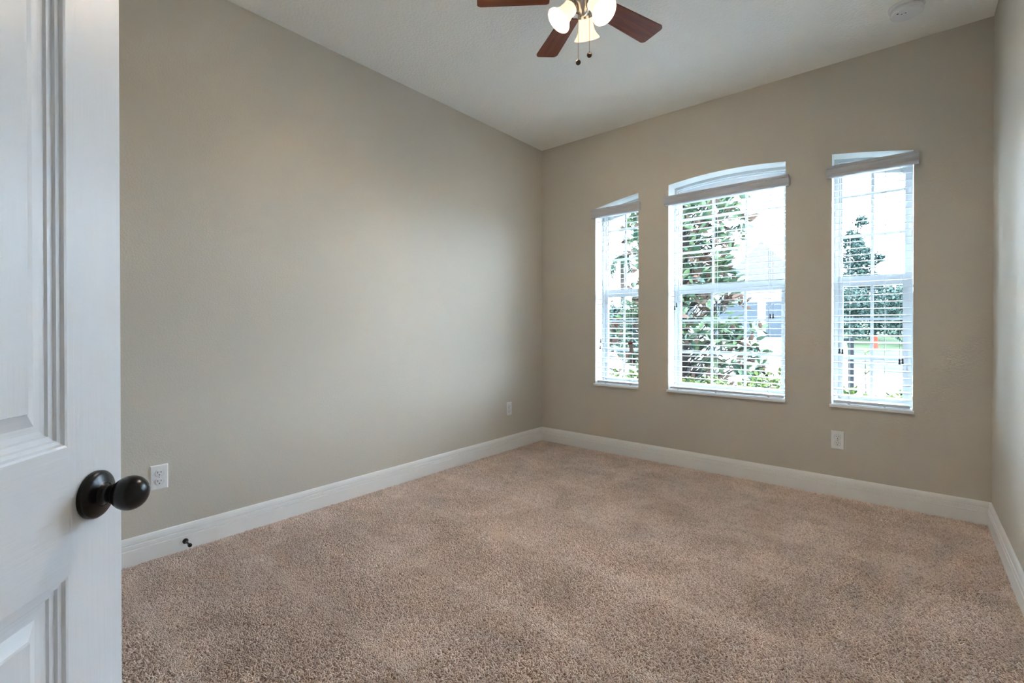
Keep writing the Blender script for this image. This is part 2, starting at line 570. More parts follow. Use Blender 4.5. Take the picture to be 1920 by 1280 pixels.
def blind(x0, x1, tilt, ladders, pulls, label, tag_at=None):
    xc = (x0+x1)/2
    root = empty('venetian_blind', (xc, YW+0.041, 0.5905))
    tag(root, label, 'blind', 'white venetian blinds in the three windows')
    L = lambda x, y, z: (x-xc, y-(YW+0.041), z-0.5905)
    def fin(b, name, mat, parent=None, bevel=0.0):
        b.v = [L(*p) for p in b.v]
        return b.build(name, mat, parent or root, bevel=bevel)
    yc = YW+0.041
    sx0, sx1 = x0+0.007, x1-0.007
    b = MB(); b.box(sx0, sx1, yc-0.026, yc+0.026, 2.030, 2.072)
    fin(b, 'headrail', SLAT)
    # valance: moulded board lapping the wall, with short returns
    V = [(0.0, 2.020), (0.026, 2.020), (0.031, 2.024), (0.034, 2.031), (0.034, 2.037), (0.0305, 2.040), (0.0285, 2.056), (0.0300, 2.071), (0.0335, 2.0745), (0.0335, 2.085), (0.0300, 2.091), (0.0, 2.091)]
    b = MB(); b.extrude_profile(V, (x0-0.027, YW-0.0005), (x1+0.022, YW-0.0005), (0, -1))
    fin(b, 'valance', VAL)
    # slats
    top, bot, n = 1.990, 0.6445, 33
    b = MB()
    ct, st = cos(tilt), sin(tilt)
    for k in range(n):
        z = bot + (top-bot)*k/(n-1)
        zj = rnd.uniform(-0.0006, 0.0006)
        tj = tilt + rnd.uniform(-0.012, 0.012)
        cs, sn = cos(tj), sin(tj)
        vs = []
        for x in (sx0, sx1):
            for (q, h) in ((-0.0245, -0.0012), (-0.0245, 0.0012), (0.0, 0.0026), (0.0245, 0.0012), (0.0245, -0.0012), (0.0, 0.0002)):
                vs.append((x, yc + q*cs - h*sn, z + zj + q*sn + h*cs))
        fs = [(i, (i+1) % 6, 6+(i+1) % 6, 6+i) for i in range(6)] + [(0, 5, 4, 3, 2, 1), (6, 7, 8, 9, 10, 11)]
        b.add(vs, fs)
    fin(b, 'slats', SLAT)
    b = MB(); b.box(sx0+0.002, sx1-0.004, yc-0.026, yc+0.026, 0.5960, 0.6140)
    rail = fin(b, 'bottom_rail', SLAT, bevel=0.003)
    for lx in ladders:
        b = MB()
        for yy in (yc-0.0265, yc+0.0265):
            b.tube([(lx, yy, 2.03), (lx, yy, 0.612)], 0.0009, 5)
        fin(b, 'ladder_cord', CORD)
        b = MB(); b.lathe([(0.0005, 0.5908), (0.006, 0.5915), (0.006, 0.5965), (0.002, 0.5975)], 12, Matrix.Translation((lx, yc-0.012, 0)))
        bb = fin(b, 'cord_plug', SLAT, rail)
    for (px, pz) in pulls:
        yy = YW-0.003+0.012
        b = MB(); b.tube([(px, yc-0.024, 2.03), (px, yy, 1.9), (px+0.001, yy, pz)], 0.0008, 5)
        cd = fin(b, 'pull_cord', CORD)
        b = MB(); b.lathe(tassel_prof(1.05), 14, Matrix.Translation((px+0.001, yy, pz+0.016)))
        fin(b, 'tassel', TASSEL, cd)
    if tag_at:
        tx, tz = tag_at
        yy = YW+0.010
        A = Matrix.Translation((tx, yy, tz)) @ Matrix.Rotation(radians(-14), 4, 'Y')
        b = MB()
        prof = [(-0.019, -0.045), (0.017, -0.045), (0.021, 0.022), (0.028, 0.026), (0.022, 0.045), (-0.018, 0.046), (-0.016, 0.022)]
        vs = [A @ Vector((p[0], -0.0006, p[1])) for p in prof] + [A @ Vector((p[0], 0.0006, p[1])) for p in prof]
        m_ = len(prof)
        b.add(vs, [tuple(range(m_)), tuple(range(m_, 2*m_))[::-1]] + [(i, (i+1) % m_, m_+(i+1) % m_, m_+i) for i in range(m_)])
        tg = fin(b, 'cord_tag', TAGM)
        tg['label'] = 'grey hanging tag with a rust coloured band'
        b = MB(); b.box(-0.017, 0.021, -0.0016, 0.0016, 0.024, 0.037, 0, A)
        fin(b, 'tag_band', TAGR, tg)
    return root
blind(*WIN[0][:2], radians(5.5), (-2.005, -1.775), ((-2.043, 0.958), (-2.049, 0.902)), 'narrow blind nearest the room corner, with a grey tag hanging on it', (-1.762, 0.911))
blind(*WIN[1][:2], radians(1.0), (-1.375, -1.095, -0.745), ((-1.381, 1.247), (-1.396, 1.226), (-0.733, 1.152), (-0.715, 1.152)), 'wide blind covering the middle window')
blind(*WIN[2][:2], radians(5.5), (-0.290, -0.115), ((-0.340, 0.926), (-0.324, 0.923), (-0.047, 0.872), (-0.033, 0.875)), 'narrow blind nearest the right wall, with two pairs of cord tassels')

# ------------------------------------------------------------------ outlets
def outlet(loc, rz, label):
    """local x along the wall, local -y out of the wall, centre at the plate"""
    root = empty('wall_outlet', loc, rz)
    tag(root, label, 'outlet', 'white duplex outlets low on the walls')
    hw, hh, d = 0.035, 0.0573, 0.0055
    b = MB()
    e = 0.004
    vs = [(-hw, 0, -hh), (hw, 0, -hh), (hw, 0, hh), (-hw, 0, hh), (-hw+e, -d, -hh+e), (hw-e, -d, -hh+e), (hw-e, -d, hh-e), (-hw+e, -d, hh-e),
          (-hw, -0.002, -hh), (hw, -0.002, -hh), (hw, -0.002, hh), (-hw, -0.002, hh)]
    b.add(vs, [(4, 5, 6, 7), (8, 9, 5, 4), (9, 10, 6, 5), (10, 11, 7, 6), (11, 8, 4, 7), (0, 1, 9, 8), (1, 2, 10, 9), (2, 3, 11, 10), (3, 0, 8, 11), (0, 3, 2, 1)])
    b.build('cover_plate', PLATE, root)
    for zc in (0.0197, -0.0197):
        b = MB()
        n = 28
        pts = []
        for k in range(n):
            a = 2*pi*k/n
            pts.append((0.0172*cos(a), max(-0.0142, min(0.0142, 0.0172*sin(a)))))
        vs = [(p[0], -d, zc+p[1]) for p in pts] + [(p[0]*0.97, -d-0.0022, zc+p[1]*0.97) for p in pts]
        b.add(vs, [(i, (i+1) % n, n+(i+1) % n, n+i) for i in range(n)] + [tuple(range(n, 2*n))])
        o_ = len(b.v)
        rim = [(p[0]*1.035, -d-0.0003, zc+p[1]*1.035) for p in pts] + [(p[0]*0.99, -d-0.0003, zc+p[1]*0.99) for p in pts]
        b.add(rim, [(i, (i+1) % n, n+(i+1) % n, n+i) for i in range(n)], 1)
        rc = b.build('receptacle', [PLATE, SEAM], root)
        b = MB()
        for x_, w_, h_ in ((-0.0065, 0.0011, 0.0042), (0.0065, 0.0011, 0.0034)):
            b.box(x_-w_, x_+w_, -d-0.0028, -d-0.0015, zc+0.004-h_, zc+0.004+h_)
        b.lathe([(0.0001, 0), (0.0026, 0), (0.0026, 0.0013), (0.0001, 0.0013)], 12, Matrix.Translation((0, -d-0.0015, zc-0.0080)) @ Matrix.Rotation(pi/2, 4, 'X'))
        b.build('slots', SLOT, rc)
    b = MB(); b.lathe([(0.0001, 0.0016), (0.0022, 0.0012), (0.0028, 0)], 12, Matrix.Translation((0, -d, 0)) @ Matrix.Rotation(pi/2, 4, 'X'))
    b.build('screw', CHROME, root)
    return root
outlet((-0.346, YW, 0.363), 0, 'white outlet on the end wall below the right-hand window')
outlet((XL, 3.123, 0.366), pi/2, 'white outlet on the left wall near the far corner')
outlet((XL, 0.617, 0.380), pi/2, 'white outlet on the left wall just right of the black doorknob')

# ------------------------------------------------------------------ door stop
root = empty('door_stop', (XL+0.0157, 0.716, 0.052), 0)
tag(root, 'small black peg door stop screwed to the left baseboard', 'door stop')
R = Matrix.Rotation(pi/2, 4, 'Y')
b = MB(); b.lathe([(0.0001, 0), (0.0125, 0), (0.0125, 0.004), (0.009, 0.010), (0.0055, 0.013)], 20, R)
b.build('base', BLACK, root)
b = MB(); b.lathe([(0.0052, 0.012), (0.0045, 0.040), (0.0045, 0.062)], 14, R)
b.build('rod', BLACK, root)
b = MB(); b.lathe([(0.0045, 0.060), (0.0085, 0.062), (0.0090, 0.070), (0.0070, 0.075), (0.0001, 0.0755)], 18, R)
b.build('bumper', BLACK, root)

# ------------------------------------------------------------------ open panel door
TH = radians(137.8)
DD = Vector((cos(TH), sin(TH), 0)); DN = Vector((sin(TH), -cos(TH), 0))
foot = -0.470*DN
hinge = foot - 0.010*DD
DW, DT = 0.7613, 0.035
def door():
    xs = [0, 0.096, 0.336, 0.425, 0.665, DW]
    zs = [0.012, 0.230, 0.767, 0.928, 1.600, 1.715, 1.930, 2.040]
    prof = [(0.0, 0.0), (0.0030, 0.0008), (0.0050, 0.0042), (0.0095, 0.0050), (0.0110, 0.0080), (0.0170, 0.0088), (0.0190, 0.0112), (0.0255, 0.0120), (0.0330, 0.0120), (0.0490, 0.0060), (0.0505, 0.0032)]
    b = MB()
    for side in (0, 1):
        Y = lambda d: d if side == 0 else DT-d
        for i in range(5):
            for j in range(7):
                x0, x1, z0, z1 = xs[i], xs[i+1], zs[j], zs[j+1]
                panel = i in (1, 3) and j in (1, 3, 5)
                if not panel:
                    mi = 1 if (i in (1, 3)) else 0
                    b.add([(x0, Y(0), z0), (x1, Y(0), z0), (x1, Y(0), z1), (x0, Y(0), z1)], [(0, 1, 2, 3)], mi)
                else:
                    rs = []
                    for t, d in prof:
                        rs.append([(x0+t, Y(d), z0+t), (x1-t, Y(d), z0+t), (x1-t, Y(d), z1-t), (x0+t, Y(d), z1-t)])
                    for a_, c_ in zip(rs, rs[1:]):
                        for k in range(4):
                            k2 = (k+1) % 4
                            b.add([a_[k], a_[k2], c_[k2], c_[k]], [(0, 1, 2, 3)], 0 if k in (1, 3) else 1)
                    b.add(rs[-1], [(0, 1, 2, 3)], 0)
    z0, z1 = zs[0], zs[-1]
    for x in (0, DW):
        b.add([(x, 0, z0), (x, DT, z0), (x, DT, z1), (x, 0, z1)], [(0, 1, 2, 3)])
    for z in (z0, z1):
        b.add([(0, 0, z), (DW, 0, z), (DW, DT, z), (0, DT, z)], [(0, 1, 2, 3)])
    o = b.build('door_1', [DOORV, DOORH], None, hinge, (0, 0, TH), fix=False)
    bm = bmesh.new(); bm.from_mesh(o.data)
    bmesh.ops.remove_doubles(bm, verts=bm.verts, dist=1e-5)
    bmesh.ops.recalc_face_normals(bm, faces=bm.faces)
    bm.to_mesh(o.data); bm.free()
    return o
dr = door()
struct(dr, 'white moulded panel door standing open at the left edge', 'door')
KX, KZ = 0.7080, 0.854
def knob(side):
    M = Matrix.Translation((KX, 0 if side == 0 else DT, KZ)) @ Matrix.Rotation(pi/2 if side == 0 else -pi/2, 4, 'X')
    b = MB()
    egg = []
    for k in range(19):
        t = pi*k/18
        z = 0.0440 - 0.0215*cos(t)
        r = 0.0226*sin(t)*(1.0 - 0.06*cos(t))
        egg.append((max(r, 0.0002), z))
    b.lathe(egg, 40, M)
    kb = b.build('doorknob', BLACK, dr)
    kb['label'] = 'black egg-shaped doorknob'
    b = MB(); b.lathe([(0.0001, 0.0), (0.0305, 0.0), (0.0311, 0.0015), (0.0311, 0.0060), (0.0298, 0.0080), (0.026, 0.0105), (0.018, 0.0125), (0.0155, 0.0135)], 44, M)
    b.build('rosette', BLACK, kb)
    b = MB(); b.lathe([(0.0158, 0.0125), (0.0130, 0.0150), (0.0112, 0.0185), (0.0112, 0.0225), (0.0130, 0.0245), (0.0140, 0.0275)], 32, M)
    b.build('stem', BLACK, kb)
knob(0); knob(1)
b = MB(); b.box(DW-0.0005, DW+0.001, 0.005, 0.030, KZ-0.028, KZ+0.028); b.box(DW, DW+0.010, 0.011, 0.024, KZ-0.009, KZ+0.009)
b.build('latch', BLACK, dr)
for hz in (0.25, 1.02, 1.80):
    b = MB(); b.tube([(-0.004, 0.039, hz-0.045), (-0.004, 0.039, hz+0.045)], 0.006, 12)
    b.build('hinge', BLACK, dr)

# ------------------------------------------------------------------ ceiling fan
HX, HY, BZ = -1.120, 1.823, 2.546
fan = empty('ceiling_fan', (HX, HY, H))
tag(fan, 'five-blade cherry wood ceiling fan with three lit glass shades', 'ceiling fan')
def fz(z): return z-H
b = MB(); b.lathe([(0.0001, 0.0), (0.068, 0.0), (0.066, -0.018), (0.050, -0.040), (0.030, -0.048)], 36)
b.build('canopy', CHROME, fan)
b = MB(); b.lathe([(0.030, -0.046), (0.060, -0.052), (0.092, -0.070), (0.100, -0.095), (0.100, -0.140), (0.088, -0.165), (0.070, -0.178), (0.060, -0.190)], 40)
b.build('motor_housing', CHROME, fan)
b = MB(); b.lathe([(0.060, -0.188), (0.063, -0.200), (0.058, -0.232), (0.036, -0.250), (0.020, -0.262), (0.012, -0.274), (0.0001, -0.277)], 36)
kit = b.build('light_fitter', CHROME, fan)
# blades: local x outward
def blade_mesh():
    r0, r1, w0, w1, t = 0.150, 0.480, 0.050, 0.0625, 0.006
    pts = []
    def corner(cx, cy, rad, a0, a1, n=6):
        for k in range(n+1):
            a = a0+(a1-a0)*k/n
            pts.append((cx+rad*cos(a), cy+rad*sin(a)))
    corner(r1-0.020, -w1+0.020, 0.020, -pi/2, 0)
    corner(r1-0.020-0.010, w1-0.022, 0.022, 0.15, pi/2)
    corner(r0+0.018, w0-0.018, 0.018, pi/2, pi)
    corner(r0+0.018, -w0+0.018, 0.018, pi, 3*pi/2)
    n = len(pts)
    b = MB()
    b.add([(p[0], p[1], -t/2) for p in pts] + [(p[0], p[1], t/2) for p in pts],
          [tuple(range(n))[::-1], tuple(range(n, 2*n))] + [(i, (i+1) % n, n+(i+1) % n, n+i) for i in range(n)])
    return b
PITCH = radians(-11)
first = None
for k in range(5):
    az = radians(74.5 + 72*k)
    if first is None:
        bl = blade_mesh().build('blade', BLADE, fan, (0, 0, fz(BZ)))
        b = MB()
        b.box(0.075, 0.150, -0.014, 0.014, 0.002, 0.010)
        b.add([(0.140, -0.016, 0.004), (0.140, 0.016, 0.004), (0.235, 0.036, 0.004), (0.250, 0.0, 0.004), (0.235, -0.036, 0.004),
               (0.140, -0.016, 0.009), (0.140, 0.016, 0.009), (0.235, 0.036, 0.009), (0.250, 0.0, 0.009), (0.235, -0.036, 0.009)],
              [(0, 1, 2, 3, 4), (9, 8, 7, 6, 5), (0, 5, 6, 1), (1, 6, 7, 2), (2, 7, 8, 3), (3, 8, 9, 4), (4, 9, 5, 0)])
        b.build('blade_iron', CHROME, bl)
        first = bl
    else:
        bl = copy_tree(first, fan)
    bl.rotation_euler = (Matrix.Rotation(az, 3, 'Z') @ Matrix.Rotation(PITCH, 3, 'X')).to_euler()
# shades: local z points down the axis from the neck to the mouth
T_ = radians(40)
shp = [(0.0285, 0.0), (0.0310, 0.006), (0.0325, 0.025), (0.0345, 0.045), (0.0385, 0.062), (0.0455, 0.076), (0.0545, 0.088), (0.0585, 0.093), (0.0590, 0.0955), (0.0570, 0.0945), (0.0530, 0.0885), (0.0440, 0.0775), (0.0370, 0.0635), (0.0328, 0.045), (0.0308, 0.025), (0.0290, 0.006)]
for az in (113, 232, -8):
    a = radians(az)
    ax = Vector((sin(T_)*cos(a), sin(T_)*sin(a), -cos(T_)))
    mouth = Vector((0.115*cos(a), 0.115*sin(a), fz(2.430)))
    neck = mouth - ax*0.095
    M = Matrix.Translation(neck) @ ax.to_track_quat('Z', 'Y').to_matrix().to_4x4()
    b = MB(); b.lathe(shp, 40, M)
    sh = b.build('lamp_shade', SHADE, fan)
    b = MB(); b.lathe([(0.0120, -0.030), (0.0180, -0.022), (0.0300, -0.004), (0.0325, 0.006), (0.0325, 0.010)], 30, M)
    arm_in = Vector((0.030*cos(a), 0.030*sin(a), fz(2.515)))
    st = M @ Vector((0, 0, -0.026))
    b.tube([arm_in, (arm_in+st)/2 + Vector((0, 0, 0.006)), st], 0.0085, 10)
    b.build('shade_holder', CHROME, sh)
    b = MB(); b.lathe([(0.0001, 0.072), (0.010, 0.070), (0.0175, 0.060), (0.0195, 0.050), (0.016, 0.036), (0.011, 0.024), (0.010, 0.008)], 20, M)
    b.build('bulb', BULB, sh)
for (bx, by, bz) in ((-1.139, 1.811, 2.261), (-1.097, 1.837, 2.290)):
    x, y = bx-HX, by-HY
    b = MB(); b.tube([(x, y, fz(2.490)), (x, y, fz(bz)+0.010)], 0.0011, 6)
    ch = b.build('pull_chain', BRASS, fan)
    b = MB()
    b.lathe([(0.0001, -0.0045), (0.008, -0.0043), (0.0110, -0.0022), (0.0112, 0.0), (0.0110, 0.0022), (0.008, 0.0043), (0.0001, 0.0045)], 24,
            Matrix.Translation((x, y, fz(bz))) @ Matrix.Rotation(0.548, 4, 'Z') @ Matrix.Rotation(pi/2+0.4, 4, 'X'))
    b.tube([(x, y, fz(bz)+0.0095), (x, y, fz(bz)+0.016)], 0.0026, 10)
    b.build('chain_pull', KNOBM, ch)

# ------------------------------------------------------------------ smoke detector
sd = empty('smoke_detector', (-0.018, 3.205, H))
tag(sd, 'round white smoke detector on the ceiling near the right wall', 'smoke detector')
b = MB(); b.lathe([(0.0001, 0), (0.076, 0), (0.076, -0.006), (0.071, -0.010), (0.060, -0.011)], 48)
b.build('mounting_base', PLATE, sd)
b = MB(); b.lathe([(0.060, -0.010), (0.060, -0.014), (0.0675, -0.0165), (0.0685, -0.036), (0.0665, -0.040), (0.062, -0.0415), (0.0001, -0.0425)], 48)
bd = b.build('detector_body', PLATE, sd)
b = MB()
for (x, y, r) in ((-0.020, -0.020, 0.003), (-0.004, -0.022, 0.0032), (-0.036, -0.034, 0.0042)):
    b.lathe([(0.0001, -0.0429), (r, -0.0429), (r, -0.0412)], 12, Matrix.Translation((x, y, 0)))
b.build('vents', SLOT, bd)

# ------------------------------------------------------------------ outdoors
def g(y):                                       # ground rises gently away from the house
    return -0.35 if y < 6 else -0.35 + (y-6)*0.0346
GRASS = textured('lawn_grass', (0.0262, 0.0403, 0.0158), 0.9, 60, 0.8, 0.03, 0.35, 1.5, 0.1)
CONC = textured('pale_concrete', (0.32, 0.32, 0.31), 0.9, 40, 0.2, 0.004, 0.06, 2.0, 0.1)
ROAD = textured('grey_road', (0.0340, 0.0380, 0.0400), 0.9, 60, 0.3, 0.005, 0.05, 3.0, 0.1)
STUCCO = textured('cream_stucco', (0.1820, 0.1785, 0.1680), 0.9, 50, 0.3, 0.005, spec=0.1)
ROOF = textured('grey_shingles', (0.0563, 0.0540, 0.0563), 0.9, 25, 0.6, 0.02, 0.2, 8.0, 0.1)
GARAGE = plain('blue_grey_door', (0.031, 0.037, 0.042), 0.7, spec=0.04)
BARK = textured('grey_brown_bark', (0.018, 0.014, 0.012), 0.9, 30, 0.8, 0.01, 0.3, 6, 0.1, (1, 1, 0.3))
ORANGE = plain('orange_plastic', (0.11, 0.016, 0.008), 0.6, spec=0.06)
WHITEB = plain('white_painted_metal', (0.5, 0.5, 0.5), 0.5)
POSTM = plain('grey_wood_post', (0.012, 0.013, 0.014), 0.8, spec=0.04)

def leafmat(name, a, bcol, rough=0.6, spec=0.12):
    m, nt, b = nmat(name)
    oi = nt.nodes.new('ShaderNodeAttribute'); oi.attribute_name = 'shade'
    nt.links.new(ramp(nt, oi.outputs['Fac'], [(0.0, a), (1.0, bcol)]), b.inputs['Base Color'])
    b.inputs['Roughness'].default_value = rough
    b.inputs['Specular IOR Level'].default_value = spec
    return m
MAG_G = leafmat('magnolia_leaf_top', (0.0112, 0.0281, 0.0187), (0.0516, 0.0797, 0.0329), 0.45, 0.18)
MAG_B = leafmat('magnolia_leaf_underside', (0.0316, 0.0198, 0.0144), (0.0766, 0.0496, 0.0360), 0.8, 0.05)
OAK = leafmat('dark_oak_leaves', (0.0078, 0.0169, 0.0143), (0.0260, 0.0442, 0.0338))
HEDGE = leafmat('yellow_green_hedge_leaves', (0.0135, 0.0293, 0.0054), (0.0720, 0.0900, 0.0180))
PALM = leafmat('palm_fronds', (0.0175, 0.0332, 0.0210), (0.0385, 0.0595, 0.0350))
PALE = leafmat('pale_shrub_leaves', (0.0240, 0.0360, 0.0220), (0.0520, 0.0680, 0.0400))

def shade_attr(o, vals):
    at = o.data.attributes.new('shade', 'FLOAT', 'POINT')
    at.data.foreach_set('value', vals)

# ground pieces
b = MB()
ys = [YW+WT, 6, 14, 24, 38, 60, 90]
for y0, y1 in zip(ys, ys[1:]):
    b.add([(-60, y0, g(y0)), (25, y0, g(y0)), (25, y1, g(y1)), (-60, y1, g(y1))], [(0, 1, 2, 3)])
struct(b.build('ground_lawn', GRASS), 'green lawn outside the windows', 'lawn')
def slab(name, poly, h, mat, label, cat):
    b = MB(); n = len(poly)
    b.add([(x, y, g(y)-0.05) for x, y in poly] + [(x, y, g(y)+h) for x, y in poly],
          [tuple(range(n))[::-1], tuple(range(n, 2*n))] + [(i, (i+1) % n, n+(i+1) % n, n+i) for i in range(n)])
    return struct(b.build(name, mat), label, cat)
slab('driveway', [(-14, 5.75), (6, 5.75), (6, 14.6), (-0.6, 14.3), (-0.9, 15.0), (-1.6, 18.1), (-3.5, 29.8), (-10, 29.8), (-12, 15)], 0.01, CONC, 'wide pale concrete driveway between the hedge and the house across', 'driveway')  # unseen near stretch added up to the hedge to bounce daylight indoors
slab('street', [(-1.72, 17.5), (9, 17.0), (9, 18.5), (-1.85, 19.0)], 0.015, ROAD, 'narrow grey street crossing the lawn', 'street')

def leaf(b, sh, M, L, W, s, mi=0):
    o = len(b.v)
    for p in ((0, 0, 0), (0.35*L, W/2, 0.10*W), (0.35*L, 0, -0.06*W), (0.35*L, -W/2, 0.10*W), (0.7*L, W*0.42, 0.10*W), (0.7*L, 0, -0.05*W), (0.7*L, -W*0.42, 0.10*W), (L, 0, -0.1*W)):
        b.v.append(tuple(M @ Vector(p)))
        sh.append(s)
    for f in ((0, 2, 1), (0, 3, 2), (1, 2, 5, 4), (2, 3, 6, 5), (4, 5, 7), (5, 6, 7)):
        b.face([o+i for i in f], mi, True)

def rot_to(d, roll):
    return d.to_track_quat('X', 'Z').to_matrix().to_4x4() @ Matrix.Rotation(roll, 4, 'X')

def magnolia(x, y, label):
    r = random.Random(21)
    z0 = g(y)
    root = empty('magnolia_tree', (x, y, z0))
    tag(root, label, 'tree')
    tr = MB(); fo = MB(); sh = []
    tr.tube([(0, 0, -0.05), (0.02, 0, 1.2), (-0.02, 0.03, 2.6), (0.0, 0.0, 4.2)], [0.07, 0.055, 0.04, 0.015], 10)
    for k in range(900):
        h = r.uniform(0.25, 4.2)
        a = r.uniform(0, 2*pi)
        rad = (1.15 if h < 2.4 else 1.15*(1-(h-2.4)/3.2))*(0.80+0.20*sin(h*2.3))
        q = rad*sqrt(r.uniform(0.04, 1.0))
        tip = Vector((q*cos(a), q*sin(a), h + r.uniform(0.0, 0.25)))
        if q > 0.5*rad and k % 3 == 0:
            tr.tube([(0, 0, max(0.1, h-0.35)), (tip.x*0.5, tip.y*0.5, h-0.12), tuple(tip)], [0.016, 0.010, 0.005], 5)
        od = Vector((cos(a), sin(a), 0.35)).normalized()
        brown = r.random() < 0.36
        for j in range(r.randint(6, 9)):
            d = (od*0.7 + Vector((r.uniform(-1, 1), r.uniform(-1, 1), r.uniform(-0.75, 0.8)))).normalized()
            M = Matrix.Translation(tip + od*r.uniform(-0.05, 0.03)) @ rot_to(d, r.uniform(-1.2, 1.2))
            L = r.uniform(0.12, 0.20)
            leaf(fo, sh, M, L, L*r.uniform(0.29, 0.40), r.random(), 1 if (brown and r.random() < 0.65) or r.random() < 0.08 else 0)
    tr.build('trunk', BARK, root)
    f = fo.build('foliage', [MAG_G, MAG_B], root, fix=False)
    shade_attr(f, sh)
    return root
magnolia(-2.50, 6.80, 'big-leaved magnolia with rusty leaf undersides close outside the middle window')

def crown_tree(name, x, y, h, blobs, nl, lsize, mat, label, trunk_r=0.15, seed=1, group=None):
    r = random.Random(seed)
    root = empty(name, (x, y, g(y)))
    tag(root, label, 'tree', group)
    tr = MB(); fo = MB(); sh = []
    tr.tube([(0, 0, -0.1), (0.05, 0, h*0.35), (0, 0.05, h*0.7), (0, 0, h*0.95)], [trunk_r, trunk_r*0.8, trunk_r*0.45, trunk_r*0.12], 9)
    tot = sum(bl[3]**2 for bl in blobs)
    for (bx, by, bz, br) in blobs:
        tr.tube([(0, 0, min(bz, h*0.7)*0.7), (bx*0.5, by*0.5, bz*0.85), (bx, by, bz)], [trunk_r*0.4, trunk_r*0.25, trunk_r*0.08], 6)
        for k in range(int(nl*br*br/tot)):
            u = Vector((r.gauss(0, 1), r.gauss(0, 1), r.gauss(0, 1))).normalized()
            q = br*(r.uniform(0.25, 1.0)**0.5)*(0.85+0.25*sin(5*u.x+3*u.z))
            p = Vector((bx, by, bz)) + u*q
            d = Vector((r.uniform(-1, 1), r.uniform(-1, 1), r.uniform(-1, 0.6))).normalized()
            M = Matrix.Translation(p) @ rot_to(d, r.uniform(0, 6))
            L = lsize*r.uniform(0.7, 1.4)
            leaf(fo, sh, M, L, L*0.6, r.random())
    tr.build('trunk', BARK, root)
    f = fo.build('foliage', mat, root, fix=False)
    shade_attr(f, sh)
    return root

crown_tree('oak_tree', -2.85, 41.5, 8.6, [(0, 0, 3.6, 1.32), (0.1, 0, 5.2, 1.2), (-0.25, 0.2, 6.5, 0.86), (0.25, -0.1, 7.7, 0.46), (1.0, 0, 3.4, 0.8), (1.2, 0, 5.0, 0.40)], 8500, 0.16, OAK,
           'tall dark oak outside the right-hand window', 0.12, 3)
for i, (tx, ty, bs) in enumerate(((-2.45, 25.6, 1.62), (-1.35, 28.9, 1.75), (0.35, 25.6, 1.62), (-0.45, 33.0, 2.15))):
    crown_tree('shade_tree', tx, ty, 3.4, [(0, 0, 1.15, bs*0.72), (0.5, 0, 1.9, bs*0.62), (-0.6, 0.2, 1.7, bs*0.60)], 4200, 0.12, OAK,
               ('low dark tree just beyond the street, at the left end of its row', 'low dark tree beyond the street, behind the orange marker post', 'low dark tree just beyond the street, at the right end of its row', 'low dark tree farthest back in its row, right of the orange marker post')[i], 0.1, 30+i, 'low dark trees beyond the street')
crown_tree('pale_shrub', -9.4, 17.6, 2.6, [(0, 0, 0.75, 0.95), (0.6, 0, 1.3, 0.75), (-0.5, 0, 1.35, 0.7)], 1500, 0.16, PALE,
           'pale green shrub behind the parked car', 0.06, 51)
crown_tree('bushy_tree', -6.75, 13.4, 2.4, [(0, 0, 1.1, 0.62), (0.45, 0.1, 1.55, 0.50), (-0.45, 0, 1.5, 0.5), (0.2, 0.0, 0.65, 0.5)], 2600, 0.11, OAK,
           'teal green bushy tree between the parked car and the narrow left window', 0.05, 52)

def palm(x, y, h, label):
    r = random.Random(8)
    root = empty('palm_tree', (x, y, g(y)))
    tag(root, label, 'tree')
    b = MB(); b.tube([(0, 0, -0.05), (0.04, 0, h*0.5), (0, 0, h)], [0.12, 0.10, 0.09], 10)
    b.build('trunk', BARK, root)
    fo = MB(); sh = []
    for k in range(34):
        a = r.uniform(0, 2*pi); e = r.uniform(-0.5, 1.3); L = r.uniform(0.9, 1.35)
        pts = []
        p = Vector((0, 0, h)); el = e
        for q in range(9):
            pts.append(p.copy())
            p = p + Vector((cos(a)*cos(el), sin(a)*cos(el), sin(el)))*(L/8)
            el -= 0.26
        n0 = len(fo.v)
        fo.tube(pts, 0.008, 4)
        sh += [0.3]*(len(fo.v)-n0)
        for q in range(1, 9):
            t = (pts[q]-pts[q-1]).normalized()
            sd_ = t.cross(Vector((0, 0, 1))).normalized()
            for s_ in (-1, 1):
                for mid in (0.0, 0.5):
                    d = (t*0.5 + sd_*s_ - Vector((0, 0, 0.55))).normalized()
                    M = Matrix.Translation(pts[q-1].lerp(pts[q], mid)) @ rot_to(d, 0)
                    leaf(fo, sh, M, r.uniform(0.26, 0.36), 0.035, r.random())
    f = fo.build('fronds', PALM, root, fix=False)
    shade_attr(f, sh)
palm(-10.2, 20.0, 4.2, 'pale drooping palm seen through the narrow left window')

